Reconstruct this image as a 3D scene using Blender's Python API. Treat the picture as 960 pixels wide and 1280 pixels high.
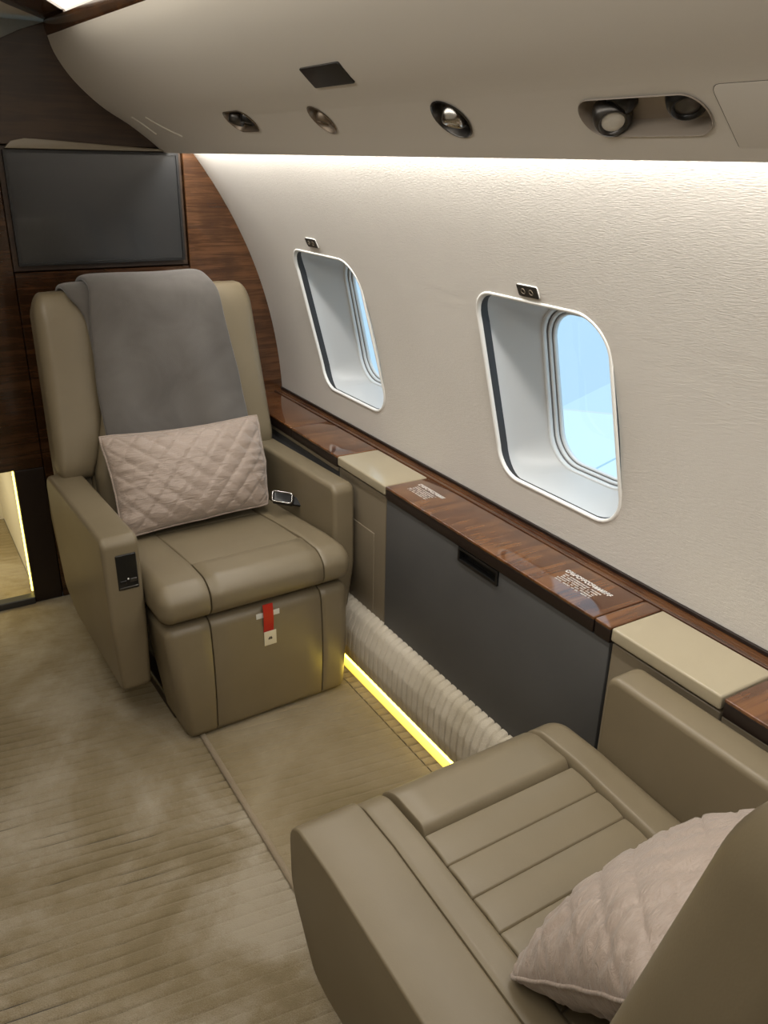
import bpy, bmesh, math, random
import numpy as np
from mathutils import Matrix, Vector

random.seed(7)
for o in list(bpy.data.objects):
    bpy.data.objects.remove(o, do_unlink=True)
scene = bpy.context.scene
COL = scene.collection

# ------------------------------------------------------------------ camera
CAM_H = 1.5
cam_data = bpy.data.cameras.new('camera')
cam = bpy.data.objects.new('camera', cam_data)
COL.objects.link(cam)
cam_data.sensor_fit = 'HORIZONTAL'
cam_data.sensor_width = 36.0
cam_data.lens = 1030.0 * 36.0 / 960.0
cam_data.clip_start = 0.02


def _dir(px, py):
    return Vector((px - 480.0, -(py - 640.0), -1030.0)).normalized()


_Y = _dir(-195, 185)
_X = _dir(2450, 240)
_X = (_X - _Y * _X.dot(_Y)).normalized()
_Z = _X.cross(_Y)
cam.matrix_world = Matrix.Translation((0, 0, CAM_H)) @ Matrix((_X, _Y, _Z)).to_4x4()
scene.camera = cam

# ------------------------------------------------------------------ world (daylight outside the windows)
world = bpy.data.worlds.new('daylight')
scene.world = world
world.use_nodes = True
bg = world.node_tree.nodes['Background']
bg.inputs[0].default_value = (0.62, 0.83, 0.97, 1)
bg.inputs[1].default_value = 1.08

scene.view_settings.view_transform = 'Standard'
scene.view_settings.look = 'None'
scene.view_settings.gamma = 1.0
scene.view_settings.use_curve_mapping = False
scene.view_settings.exposure = 0.4


def area_light(name, loc, rot, sx, sy, power, color):
    d = bpy.data.lights.new(name, 'AREA')
    d.shape = 'RECTANGLE'
    d.size = sx
    d.size_y = sy
    d.energy = power
    d.color = color
    o = bpy.data.objects.new(name, d)
    COL.objects.link(o)
    o.location = loc
    o.rotation_euler = rot
    return o


def aim(o, target):
    v = Vector(target) - o.location
    o.rotation_euler = v.to_track_quat('-Z', 'Y').to_euler()


WARM = (1.0, 0.945, 0.86)
# the lit centre panel of the cabin ceiling
area_light('ceiling_panel_lamp', (0.0, 0.5, 1.845), (0, 0, 0), 0.5, 3.6, 14, WARM)
# cove lamps behind the lower lip of the right and left ceiling panels, washing the side walls
cove = area_light('cove_lamp_right', (0.93, 0.2, 1.545), (0, 0, 0), 0.03, 5.3, 18, (1.0, 0.965, 0.915))
cove.rotation_euler = (0, math.radians(-10), 0)
cove = area_light('cove_lamp_left', (-0.93, 0.2, 1.545), (0, 0, 0), 0.03, 5.3, 4, (1.0, 0.965, 0.915))
cove.rotation_euler = (0, math.radians(10), 0)

# ------------------------------------------------------------------ materials
MATS = {}


def new_mat(name):
    m = bpy.data.materials.new(name)
    m.use_nodes = True
    MATS[name] = m
    nt = m.node_tree
    return m, nt, nt.nodes['Principled BSDF']


def node(nt, kind, **kw):
    n = nt.nodes.new(kind)
    for k, v in kw.items():
        setattr(n, k, v)
    return n


def coords(nt, scale=(1, 1, 1), rot=(0, 0, 0), space='Object'):
    tc = node(nt, 'ShaderNodeTexCoord')
    mp = node(nt, 'ShaderNodeMapping')
    mp.inputs['Scale'].default_value = scale
    mp.inputs['Rotation'].default_value = rot
    nt.links.new(tc.outputs[space], mp.inputs['Vector'])
    return mp.outputs['Vector']


def noise(nt, vec, scale, detail=4, rough=0.55, dist=0.0):
    n = node(nt, 'ShaderNodeTexNoise')
    n.inputs['Scale'].default_value = scale
    n.inputs['Detail'].default_value = detail
    n.inputs['Roughness'].default_value = rough
    n.inputs['Distortion'].default_value = dist
    nt.links.new(vec, n.inputs['Vector'])
    return n.outputs['Fac']


def ramp(nt, fac, stops):
    r = node(nt, 'ShaderNodeValToRGB')
    cr = r.color_ramp
    while len(cr.elements) < len(stops):
        cr.elements.new(0.5)
    for e, (p, c) in zip(cr.elements, stops):
        e.position = p
        e.color = (*c, 1)
    nt.links.new(fac, r.inputs['Fac'])
    return r.outputs['Color']


def bump(nt, bsdf, height, strength, dist=0.002):
    b = node(nt, 'ShaderNodeBump')
    b.inputs['Strength'].default_value = strength
    b.inputs['Distance'].default_value = dist
    nt.links.new(height, b.inputs['Height'])
    nt.links.new(b.outputs['Normal'], bsdf.inputs['Normal'])


def plain(name, color, rough=0.5, metal=0.0, coat=0.0, spec=0.5, emis=None, estr=0.0):
    m, nt, b = new_mat(name)
    b.inputs['Base Color'].default_value = (*color, 1)
    b.inputs['Roughness'].default_value = rough
    b.inputs['Metallic'].default_value = metal
    b.inputs['Coat Weight'].default_value = coat
    b.inputs['Specular IOR Level'].default_value = spec
    if emis:
        b.inputs['Emission Color'].default_value = (*emis, 1)
        b.inputs['Emission Strength'].default_value = estr
    return m


def leather(name, c0, c1, rough=0.40):
    m, nt, b = new_mat(name)
    v = coords(nt, space='Object')
    n1 = noise(nt, v, 5, 3)
    nt.links.new(ramp(nt, n1, [(0.3, c0), (0.7, c1)]), b.inputs['Base Color'])
    vor = node(nt, 'ShaderNodeTexVoronoi')
    vor.inputs['Scale'].default_value = 420
    nt.links.new(v, vor.inputs['Vector'])
    b.inputs['Roughness'].default_value = rough
    b.inputs['Specular IOR Level'].default_value = 0.45
    bump(nt, b, vor.outputs['Distance'], 0.10, 0.0006)
    return m


leather('leather', (0.172, 0.138, 0.085), (0.194, 0.157, 0.099))
leather('leather_cap', (0.36, 0.31, 0.215), (0.38, 0.33, 0.23), 0.16)


def wood(name, axis, dark, mid, light, scale=1.0, rough=0.16, coat=0.6):
    m, nt, b = new_mat(name)
    sc = [26.0, 26.0, 26.0]
    sc[axis] = 2.2
    v = coords(nt, tuple(s * scale for s in sc))
    n1 = noise(nt, v, 1.0, 6, 0.62, 0.6)
    fine = [190.0, 190.0, 190.0]
    fine[axis] = 6.0
    v2 = coords(nt, tuple(fine))
    n2 = noise(nt, v2, 1.0, 3, 0.6)
    # chatoyant cross figure
    sc3 = [9.0, 9.0, 9.0]
    v3 = coords(nt, tuple(sc3))
    n3 = noise(nt, v3, 1.0, 2, 0.5)
    mx = node(nt, 'ShaderNodeMath', operation='MULTIPLY_ADD')
    nt.links.new(n2, mx.inputs[0])
    mx.inputs[1].default_value = 0.35
    nt.links.new(n1, mx.inputs[2])
    mx2 = node(nt, 'ShaderNodeMath', operation='MULTIPLY_ADD')
    nt.links.new(n3, mx2.inputs[0])
    mx2.inputs[1].default_value = 0.45
    nt.links.new(mx.outputs[0], mx2.inputs[2])
    nt.links.new(ramp(nt, mx2.outputs[0], [(0.60, dark), (0.86, mid), (1.12 if False else 1.0, light)]), b.inputs['Base Color'])
    b.inputs['Roughness'].default_value = rough
    b.inputs['Coat Weight'].default_value = coat
    b.inputs['Coat Roughness'].default_value = 0.06
    return m


wood('wood_ledge', 0, (0.050, 0.018, 0.008), (0.092, 0.034, 0.013), (0.165, 0.068, 0.023), 1.0, 0.10)
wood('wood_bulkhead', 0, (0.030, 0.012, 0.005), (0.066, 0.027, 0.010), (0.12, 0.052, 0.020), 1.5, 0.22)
wood('wood_header', 0, (0.020, 0.010, 0.005), (0.034, 0.017, 0.008), (0.05, 0.026, 0.012), 1.5, 0.45, 0.05)  # bulkhead veneer, colour darkened for the dim area above the cove light
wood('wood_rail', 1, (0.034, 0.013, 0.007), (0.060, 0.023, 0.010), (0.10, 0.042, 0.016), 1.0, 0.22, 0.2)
wood('wood_shaded', 0, (0.014, 0.006, 0.003), (0.032, 0.013, 0.005), (0.056, 0.024, 0.010), 1.5, 0.22, 0.4)  # bulkhead veneer with shade in its colour, away from the cove light
plain('wood_edge', (0.013, 0.006, 0.004), 0.45)

# woven wall cover
m, nt, b = new_mat('wall_cover')
v = coords(nt, (1, 70, 480))
n1 = noise(nt, v, 1.0, 4, 0.65)
v2 = coords(nt, (1, 2, 2))
n2 = noise(nt, v2, 1.3, 2)
nt.links.new(ramp(nt, n2, [(0.3, (0.63, 0.60, 0.55)), (0.7, (0.66, 0.63, 0.58))]), b.inputs['Base Color'])
b.inputs['Roughness'].default_value = 0.55
b.inputs['Specular IOR Level'].default_value = 0.3
bump(nt, b, n1, 0.42, 0.003)

m, nt, b = new_mat('headliner')
v = coords(nt, (1, 1, 1))
n1 = noise(nt, v, 160, 3)
b.inputs['Base Color'].default_value = (0.73, 0.695, 0.64, 1)
b.inputs['Roughness'].default_value = 0.65
bump(nt, b, n1, 0.08, 0.001)


# carpet
def carpet(name, c0, c1, c2, fs=700, fa=0.22, bs=0.5):
    m, nt, b = new_mat(name)
    v = coords(nt, (1, 1, 1))
    big = noise(nt, v, 2.6, 5, 0.6, 0.8)
    mid_ = noise(nt, v, 14.0, 3, 0.6)
    fine = noise(nt, v, fs, 2, 0.7)
    ad = node(nt, 'ShaderNodeMath', operation='MULTIPLY_ADD')
    nt.links.new(mid_, ad.inputs[0])
    ad.inputs[1].default_value = 0.25
    nt.links.new(big, ad.inputs[2])
    ad2 = node(nt, 'ShaderNodeMath', operation='MULTIPLY_ADD')
    nt.links.new(fine, ad2.inputs[0])
    ad2.inputs[1].default_value = fa
    nt.links.new(ad.outputs[0], ad2.inputs[2])
    nt.links.new(ramp(nt, ad2.outputs[0], [(0.52, c0), (0.72, c1), (0.92, c2)]), b.inputs['Base Color'])
    b.inputs['Roughness'].default_value = 0.9
    b.inputs['Specular IOR Level'].default_value = 0.1
    b.inputs['Sheen Weight'].default_value = 0.35
    b.inputs['Sheen Roughness'].default_value = 0.4
    b.inputs['Sheen Tint'].default_value = (0.9, 0.85, 0.7, 1)
    bump(nt, b, fine, bs, 0.004)
    return m


carpet('carpet', (0.170, 0.130, 0.069), (0.25, 0.198, 0.118), (0.40, 0.345, 0.26), 380, 0.30, 0.8)
carpet('carpet_inset', (0.20, 0.155, 0.080), (0.255, 0.20, 0.115), (0.33, 0.27, 0.175), 380, 0.30, 0.8)
carpet('carpet_welt', (0.24, 0.185, 0.125), (0.28, 0.22, 0.15), (0.32, 0.26, 0.185))
carpet('carpet_roll', (0.42, 0.36, 0.26), (0.50, 0.44, 0.335), (0.60, 0.54, 0.44), 320, 0.35, 0.9)

# grey fabric on cabinet doors
m, nt, b = new_mat('grey_fabric')
v = coords(nt, (1, 1, 1))
n1 = noise(nt, v, 900, 2)
n2 = noise(nt, v, 5, 2)
nt.links.new(ramp(nt, n2, [(0.3, (0.070, 0.070, 0.070)), (0.7, (0.082, 0.082, 0.082))]), b.inputs['Base Color'])
b.inputs['Roughness'].default_value = 0.55
bump(nt, b, n1, 0.25, 0.001)

# throw
m, nt, b = new_mat('throw_fleece')
v = coords(nt, (1, 1, 1))
n1 = noise(nt, v, 6, 3, 0.6, 0.6)
n2 = noise(nt, v, 600, 2)
nt.links.new(ramp(nt, n1, [(0.3, (0.092, 0.083, 0.075)), (0.7, (0.128, 0.117, 0.106))]), b.inputs['Base Color'])
b.inputs['Roughness'].default_value = 0.95
b.inputs['Sheen Weight'].default_value = 0.5
b.inputs['Sheen Roughness'].default_value = 0.35
bump(nt, b, n2, 0.35, 0.002)

# pillow satin
m, nt, b = new_mat('pillow_satin')
v = coords(nt, (1, 1, 1))
n2 = noise(nt, coords(nt, (16, 40, 95)), 1.0, 4, 0.6, 1.2)
b.inputs['Base Color'].default_value = (0.325, 0.255, 0.208, 1)
b.inputs['Roughness'].default_value = 0.42
b.inputs['Sheen Weight'].default_value = 0.3
bump(nt, b, n2, 0.55, 0.007)

plain('taupe_lacquer', (0.20, 0.165, 0.115), 0.35)
plain('black_plastic', (0.008, 0.008, 0.008), 0.3)
plain('dark_void', (0.010, 0.008, 0.006), 0.8)
plain('screen_glass', (0.026, 0.027, 0.028), 0.18, coat=0.3)
plain('screen_frame', (0.006, 0.006, 0.006), 0.4)
plain('window_plastic', (0.56, 0.57, 0.57), 0.35)
plain('pane_frame', (0.74, 0.77, 0.78), 0.4)
plain('window_rim', (0.86, 0.86, 0.83), 0.3)
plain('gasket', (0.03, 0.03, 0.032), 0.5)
plain('pane_seal', (0.20, 0.21, 0.22), 0.5)
plain('metal', (0.55, 0.53, 0.50), 0.22, metal=1.0)
plain('dark_metal', (0.10, 0.095, 0.09), 0.28, metal=0.8)
plain('bronze', (0.25, 0.20, 0.15), 0.35, metal=0.6)
plain('lens', (0.8, 0.78, 0.72), 0.15, coat=0.5)
plain('satin_taupe', (0.36, 0.31, 0.26), 0.28, metal=0.0)
plain('red_ribbon', (0.42, 0.006, 0.008), 0.35)
plain('card', (0.66, 0.60, 0.45), 0.6)
plain('white_print', (0.80, 0.79, 0.76), 0.5)
plain('sticker', (0.62, 0.62, 0.58), 0.5)
plain('sign_black', (0.016, 0.015, 0.013), 0.35)
plain('sign_mark', (0.16, 0.13, 0.09), 0.4)
plain('taupe_shadow_gap', (0.05, 0.04, 0.03), 0.6)
plain('ceiling_white', (0.72, 0.68, 0.60), 0.6)
plain('ceiling_grey', (0.30, 0.27, 0.22), 0.5)
plain('light_panel', (0.9, 0.88, 0.82), 0.5, emis=(1.0, 0.92, 0.78), estr=1.3)
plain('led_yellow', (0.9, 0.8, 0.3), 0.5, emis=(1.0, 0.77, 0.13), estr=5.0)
plain('floor_glow', (0.9, 0.8, 0.3), 0.5, emis=(1.0, 0.78, 0.10), estr=0.75)  # emissive yellow painted in for the LED-lit band of floor
plain('apron', (0.62, 0.70, 0.78), 0.8)
plain('apron_mid', (0.70, 0.78, 0.82), 0.8)
plain('apron_pale', (0.84, 0.90, 0.88), 0.8)
plain('wing_line', (0.45, 0.60, 0.68), 0.5)

m, nt, b = new_mat('pane')
for n_ in list(nt.nodes):
    if n_.type == 'BSDF_PRINCIPLED':
        nt.nodes.remove(n_)
tr = node(nt, 'ShaderNodeBsdfTransparent')
tr.inputs['Color'].default_value = (0.93, 0.97, 1.0, 1)
gl = node(nt, 'ShaderNodeBsdfGlossy')
gl.inputs['Roughness'].default_value = 0.03
mx = node(nt, 'ShaderNodeMixShader')
mx.inputs['Fac'].default_value = 0.05
nt.links.new(tr.outputs[0], mx.inputs[1])
nt.links.new(gl.outputs[0], mx.inputs[2])
nt.links.new(mx.outputs[0], nt.nodes['Material Output'].inputs['Surface'])


# ------------------------------------------------------------------ helpers
def tag(o, label=None, cat=None, group=None, kind=None):
    if label:
        o['label'] = label
    if cat:
        o['category'] = cat
    if group:
        o['group'] = group
    if kind:
        o['kind'] = kind
    return o


def empty(name, loc=(0, 0, 0), rz=0.0, parent=None):
    o = bpy.data.objects.new(name, None)
    COL.objects.link(o)
    o.location = loc
    o.rotation_euler = (0, 0, rz)
    o.empty_display_size = 0.05
    if parent:
        o.parent = parent
    return o


def mk(name, verts, faces, mat, parent=None, smooth=True, fix=True, angle=None):
    me = bpy.data.meshes.new(name)
    me.from_pydata([tuple(map(float, v)) for v in verts], [], faces)
    if fix:
        bm = bmesh.new()
        bm.from_mesh(me)
        bmesh.ops.remove_doubles(bm, verts=bm.verts, dist=1e-6)
        bmesh.ops.recalc_face_normals(bm, faces=bm.faces)
        bm.to_mesh(me)
        bm.free()
    if smooth:
        me.polygons.foreach_set('use_smooth', [True] * len(me.polygons))
        if angle:
            me.set_sharp_from_angle(angle=math.radians(angle))
    me.materials.append(MATS[mat])
    o = bpy.data.objects.new(name, me)
    COL.objects.link(o)
    if parent:
        o.parent = parent
    return o


def superbox(name, b, r, mat, parent=None, n=(6, 6, 6), k=4, fn=None):
    """rounded box, b=(x0,x1,y0,y1,z0,z1); r = radius or three radii; fn deforms a point"""
    if not hasattr(r, '__len__'):
        r = (r, r, r)
    R2 = [(q if hasattr(q, '__len__') else (q, q)) for q in r]
    lo = [b[0], b[2], b[4]]
    hi = [b[1], b[3], b[5]]
    ax = []
    for i in range(3):
        span = hi[i] - lo[i]
        f_ = min(1.0, span * 0.998 / (R2[i][0] + R2[i][1]))
        R2[i] = (R2[i][0] * f_, R2[i][1] * f_)
        ra, rb = R2[i]
        c = [lo[i] + ra * (1 - math.tan(math.pi / 4 * (1 - j / k))) for j in range(k)]
        inner = [lo[i] + ra + (span - ra - rb) * j / n[i] for j in range(n[i] + 1)]
        d = [hi[i] - rb * (1 - math.tan(math.pi / 4 * (1 - j / k))) for j in range(k)][::-1]
        ax.append(c + inner + d)
    verts = []
    faces = []

    def pt(p):
        d = []
        q = []
        rs = []
        for i in range(3):
            qi = min(max(p[i], lo[i] + R2[i][0]), hi[i] - R2[i][1])
            q.append(qi)
            rs.append(R2[i][0] if p[i] < qi else R2[i][1])
            d.append((p[i] - qi) / rs[i])
        L = math.sqrt(sum(x * x for x in d)) or 1
        p2 = [q[i] + d[i] / L * rs[i] for i in range(3)]
        return fn(*p2) if fn else p2

    for a in range(3):
        u, w = (a + 1) % 3, (a + 2) % 3
        for side in (lo[a], hi[a]):
            base = len(verts)
            nu, nw = len(ax[u]), len(ax[w])
            for i in range(nu):
                for j in range(nw):
                    p = [0, 0, 0]
                    p[a] = side
                    p[u] = ax[u][i]
                    p[w] = ax[w][j]
                    verts.append(pt(p))
            for i in range(nu - 1):
                for j in range(nw - 1):
                    faces.append((base + i * nw + j, base + (i + 1) * nw + j, base + (i + 1) * nw + j + 1, base + i * nw + j + 1))
    me_o = mk(name, verts, faces, mat, parent)
    return me_o


def rbox(name, b, r, mat, parent=None, k=2, fn=None):
    return superbox(name, b, r, mat, parent, n=(1, 1, 1), k=k, fn=fn)


def round_poly(pts, rad, seg=6):
    """2D polygon with rounded corners; rad number or per-corner list"""
    out = []
    n = len(pts)
    for i in range(n):
        p = np.array(pts[i], float)
        a = np.array(pts[i - 1], float) - p
        c = np.array(pts[(i + 1) % n], float) - p
        la, lc = np.linalg.norm(a), np.linalg.norm(c)
        a /= la
        c /= lc
        r = rad[i] if hasattr(rad, '__len__') else rad
        ang = math.acos(max(-1, min(1, float(a @ c))))
        if r <= 0 or ang > math.pi - 0.02:
            out.append(tuple(p))
            continue
        t = min(r / math.tan(ang / 2), la * 0.49, lc * 0.49)
        r2 = t * math.tan(ang / 2)
        bis = (a + c)
        bis /= np.linalg.norm(bis)
        cen = p + bis * (r2 / math.sin(ang / 2))
        s = p + a * t - cen
        e = p + c * t - cen
        a0 = math.atan2(s[1], s[0])
        a1 = math.atan2(e[1], e[0])
        d = (a1 - a0 + math.pi) % (2 * math.pi) - math.pi
        for j in range(seg + 1):
            th = a0 + d * j / seg
            out.append((cen[0] + r2 * math.cos(th), cen[1] + r2 * math.sin(th)))
    return out


def offset_poly(poly, d):
    """inset a closed polygon by d along its normals"""
    P = np.array(poly, float)
    n = len(P)
    area = 0.5 * sum(P[i][0] * P[(i + 1) % n][1] - P[(i + 1) % n][0] * P[i][1] for i in range(n))
    s = 1 if area > 0 else -1
    out = []
    for i in range(n):
        e0 = P[i] - P[i - 1]
        e1 = P[(i + 1) % n] - P[i]
        e0 = e0 / (np.linalg.norm(e0) + 1e-12)
        e1 = e1 / (np.linalg.norm(e1) + 1e-12)
        nn = np.array([-(e0 + e1)[1], (e0 + e1)[0]]) * s
        L = np.linalg.norm(nn)
        nn = nn / L if L > 1e-9 else np.zeros(2)
        c = max(0.4, float(nn @ (np.array([-e1[1], e1[0]]) * s)))
        out.append(tuple(P[i] + nn * d / c))
    return out


def prism(name, poly, a0, a1, r, mat, parent=None, axis=0, seg=4, fn=None, angle=None):
    """closed 2D polygon extruded along an axis with rounded rims.
    axis 0: poly=(y,z); axis 1: poly=(x,z); axis 2: poly=(x,y)"""
    st = []
    if r > 0:
        for j in range(seg + 1):
            th = math.pi / 2 * j / seg
            st.append((a0 + r * (1 - math.sin(th)), r * (1 - math.cos(th))))
        st = st[::-1]
        st = [(a0 + r * (1 - math.cos(math.pi / 2 * j / seg)), r * (1 - math.sin(math.pi / 2 * j / seg))) for j in range(seg + 1)]
        st += [(a1 - r * (1 - math.cos(math.pi / 2 * j / seg)), r * (1 - math.sin(math.pi / 2 * j / seg))) for j in range(seg, -1, -1)]
    else:
        st = [(a0, 0), (a1, 0)]
    verts = []
    faces = []
    n = len(poly)

    def v3(a, p):
        if axis == 0:
            q = (a, p[0], p[1])
        elif axis == 1:
            q = (p[0], a, p[1])
        else:
            q = (p[0], p[1], a)
        return fn(*q) if fn else q

    for (a, ins) in st:
        pp = offset_poly(poly, ins) if ins > 1e-9 else poly
        for p in pp:
            verts.append(v3(a, p))
    for s in range(len(st) - 1):
        for i in range(n):
            j = (i + 1) % n
            faces.append((s * n + i, s * n + j, (s + 1) * n + j, (s + 1) * n + i))
    faces.append(tuple(range(n)))
    faces.append(tuple((len(st) - 1) * n + i for i in range(n)))
    return mk(name, verts, faces, mat, parent, True, True, angle or 40)


def tube(name, pts, rad, mat, parent=None, seg=8, closed=False):
    P = [Vector(p) for p in pts]
    n = len(P)
    verts = []
    faces = []
    prev = None
    for i in range(n):
        if closed:
            t = (P[(i + 1) % n] - P[i - 1]).normalized()
        else:
            t = (P[min(i + 1, n - 1)] - P[max(i - 1, 0)]).normalized()
        if prev is None:
            up = Vector((0, 0, 1)) if abs(t.z) < 0.9 else Vector((1, 0, 0))
            u = t.cross(up).normalized()
        else:
            u = (prev - t * prev.dot(t)).normalized()
        prev = u
        w = t.cross(u)
        for j in range(seg):
            a = 2 * math.pi * j / seg
            verts.append(P[i] + (u * math.cos(a) + w * math.sin(a)) * rad)
    m_ = n if closed else n - 1
    for i in range(m_):
        k = (i + 1) % n
        for j in range(seg):
            l = (j + 1) % seg
            faces.append((i * seg + j, i * seg + l, k * seg + l, k * seg + j))
    if not closed:
        faces.append(tuple(range(seg)))
        faces.append(tuple((n - 1) * seg + j for j in range(seg)))
    return mk(name, verts, faces, mat, parent)


def loft(name, rings, mat, parent=None, closed=True, cap0=False, cap1=False, angle=None, fix=True):
    n = len(rings[0])
    verts = [v for r_ in rings for v in r_]
    faces = []
    for s in range(len(rings) - 1):
        for i in range(n if closed else n - 1):
            j = (i + 1) % n
            faces.append((s * n + i, s * n + j, (s + 1) * n + j, (s + 1) * n + i))
    if cap0:
        faces.append(tuple(range(n)))
    if cap1:
        faces.append(tuple((len(rings) - 1) * n + i for i in range(n)))
    return mk(name, verts, faces, mat, parent, True, fix, angle)


def cut(o, cutters):
    """apply boolean differences, then delete the cutters"""
    for c in cutters:
        md = o.modifiers.new('cut', 'BOOLEAN')
        md.operation = 'DIFFERENCE'
        md.solver = 'EXACT'
        md.object = c
    bpy.context.view_layer.update()
    dg = bpy.context.evaluated_depsgraph_get()
    me = bpy.data.meshes.new_from_object(o.evaluated_get(dg))
    o.modifiers.clear()
    o.data = me
    for c in cutters:
        bpy.data.objects.remove(c, do_unlink=True)
    me.polygons.foreach_set('use_smooth', [True] * len(me.polygons))
    me.set_sharp_from_angle(angle=math.radians(35))
    return o


# ------------------------------------------------------------------ setting
Y_FRONT, Y_BACK = 2.88, -2.4
CO = (-0.127, -0.003, 0.126, 1.24)


def wx(z):
    return ((CO[0] * z + CO[1]) * z + CO[2]) * z + CO[3]


def wdx(z):
    return (3 * CO[0] * z + 2 * CO[1]) * z + CO[2]


LEDGE_Z = 0.67
LEDGE_X = 1.11

# floor: ribbed carpet, ribs run nearly across the cabin
RIB = 0.031
SH = math.tan(math.radians(-7.5))


def ribbed(name, x0, x1, y0, y1, mat, parent, z0=0.0, amp=0.0135, step=10, nx=40, shear=SH):
    verts = []
    faces = []
    ys = []
    i0 = int(math.floor(y0 / RIB)) - 12
    while (i0 + 1) * RIB < y1 + 0.36:
        ys += [(i0 + f_) * RIB for f_ in (0.0, 0.05, 0.11, 0.2, 0.35, 0.5, 0.65, 0.8, 0.89, 0.95)]
        i0 += 1
    ny = len(ys) - 1
    for i, y in enumerate(ys):
        for j in range(nx + 1):
            x = x0 + (x1 - x0) * j / nx
            yy = min(max(y + shear * x, y0), y1)
            # worn pile: the ribs flatten in patches
            wear = 0.5 + 0.5 * math.sin(x * 5.1 + 1.3 * math.sin(yy * 4.3) + 0.7) * math.sin(yy * 3.7 + 1.1 * math.sin(x * 6.0))
            wear = 0.15 + 0.85 * wear ** 0.8
            wear *= 0.6 + 0.4 * math.sin(x * 23 + 2.0 * math.sin(yy * 31)) * math.sin(yy * 17 + x * 9)
            if yy > 1.9:
                wear *= max(0.25, 1 - (yy - 1.9) * 1.3)
            u_ = abs(((y / RIB + 1e-6) % 1.0) - 0.5) * 2      # 1 in the crease
            h = -amp * wear * (0.25 * u_ ** 2 + 0.75 * max(0.0, (u_ - 0.70) / 0.30) ** 1.4)
            h += 0.0007 * math.sin(x * 41 + yy * 27) * math.sin(yy * 33 - x * 19)
            verts.append((x, yy, z0 + h))
    for i in range(ny):
        for j in range(nx):
            a = i * (nx + 1) + j
            faces.append((a, a + 1, a + nx + 2, a + nx + 1))
    o = mk(name, verts, faces, mat, parent, True, False)
    return o


floor = rbox('floor', (-1.30, 1.25, Y_BACK, 3.75, -0.06, -0.006), 0.002, 'taupe_shadow_gap')
tag(floor, kind='structure')
ribbed('carpet', -1.25, 0.550, Y_BACK, Y_FRONT - 0.002, 'carpet', floor)
ribbed('carpet_inset', 0.560, 1.030, 0.0, Y_FRONT - 0.002, 'carpet_inset', floor, z0=0.003, amp=0.0035)
ribbed('carpet_border', 1.032, 1.125, 0.0, Y_FRONT - 0.002, 'carpet_inset', floor, z0=0.004)
seam = tube('carpet_seam', [(0.555, 0.0, 0.003), (0.555, 1.4, 0.003), (0.555, Y_FRONT - 0.01, 0.003)], 0.0085, 'carpet_welt', floor)

# right side wall with window openings
ZS = [0.60 + (1.66 - 0.60) * i / 26 for i in range(27)]
wall_poly = [(wx(z), z) for z in ZS] + [(wx(z) + 0.018, z) for z in reversed(ZS)]
wall_r = prism('wall_right', wall_poly, Y_BACK, Y_FRONT, 0, 'wall_cover', axis=1)
tag(wall_r, kind='structure')
wall_l = prism('wall_left', [(-x, z) for x, z in wall_poly], Y_BACK, Y_FRONT, 0, 'wall_cover', axis=1)
tag(wall_l, kind='structure')
low_l = rbox('wall_left_dado', (-1.30, -1.25, Y_BACK, Y_FRONT, 0.0, 0.60), 0.004, 'taupe_lacquer', wall_l)

WIN_Y = [2.295, 1.326, 0.357]
WZ0, WZ1 = 0.772, 1.236
WHW = 0.209


def rrect(hw, z0, z1, r, seg=8):
    return round_poly([(-hw, z0), (hw, z0), (hw, z1), (-hw, z1)], r, seg)


cutters = []
for yc in WIN_Y:
    poly = [(yc + y, z) for y, z in rrect(WHW, WZ0, WZ1, 0.075)]
    cutters.append(prism('cutter', poly, 1.0, 1.5, 0, 'wall_cover', axis=0))
cut(wall_r, cutters)

ZC = 1.0


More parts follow.
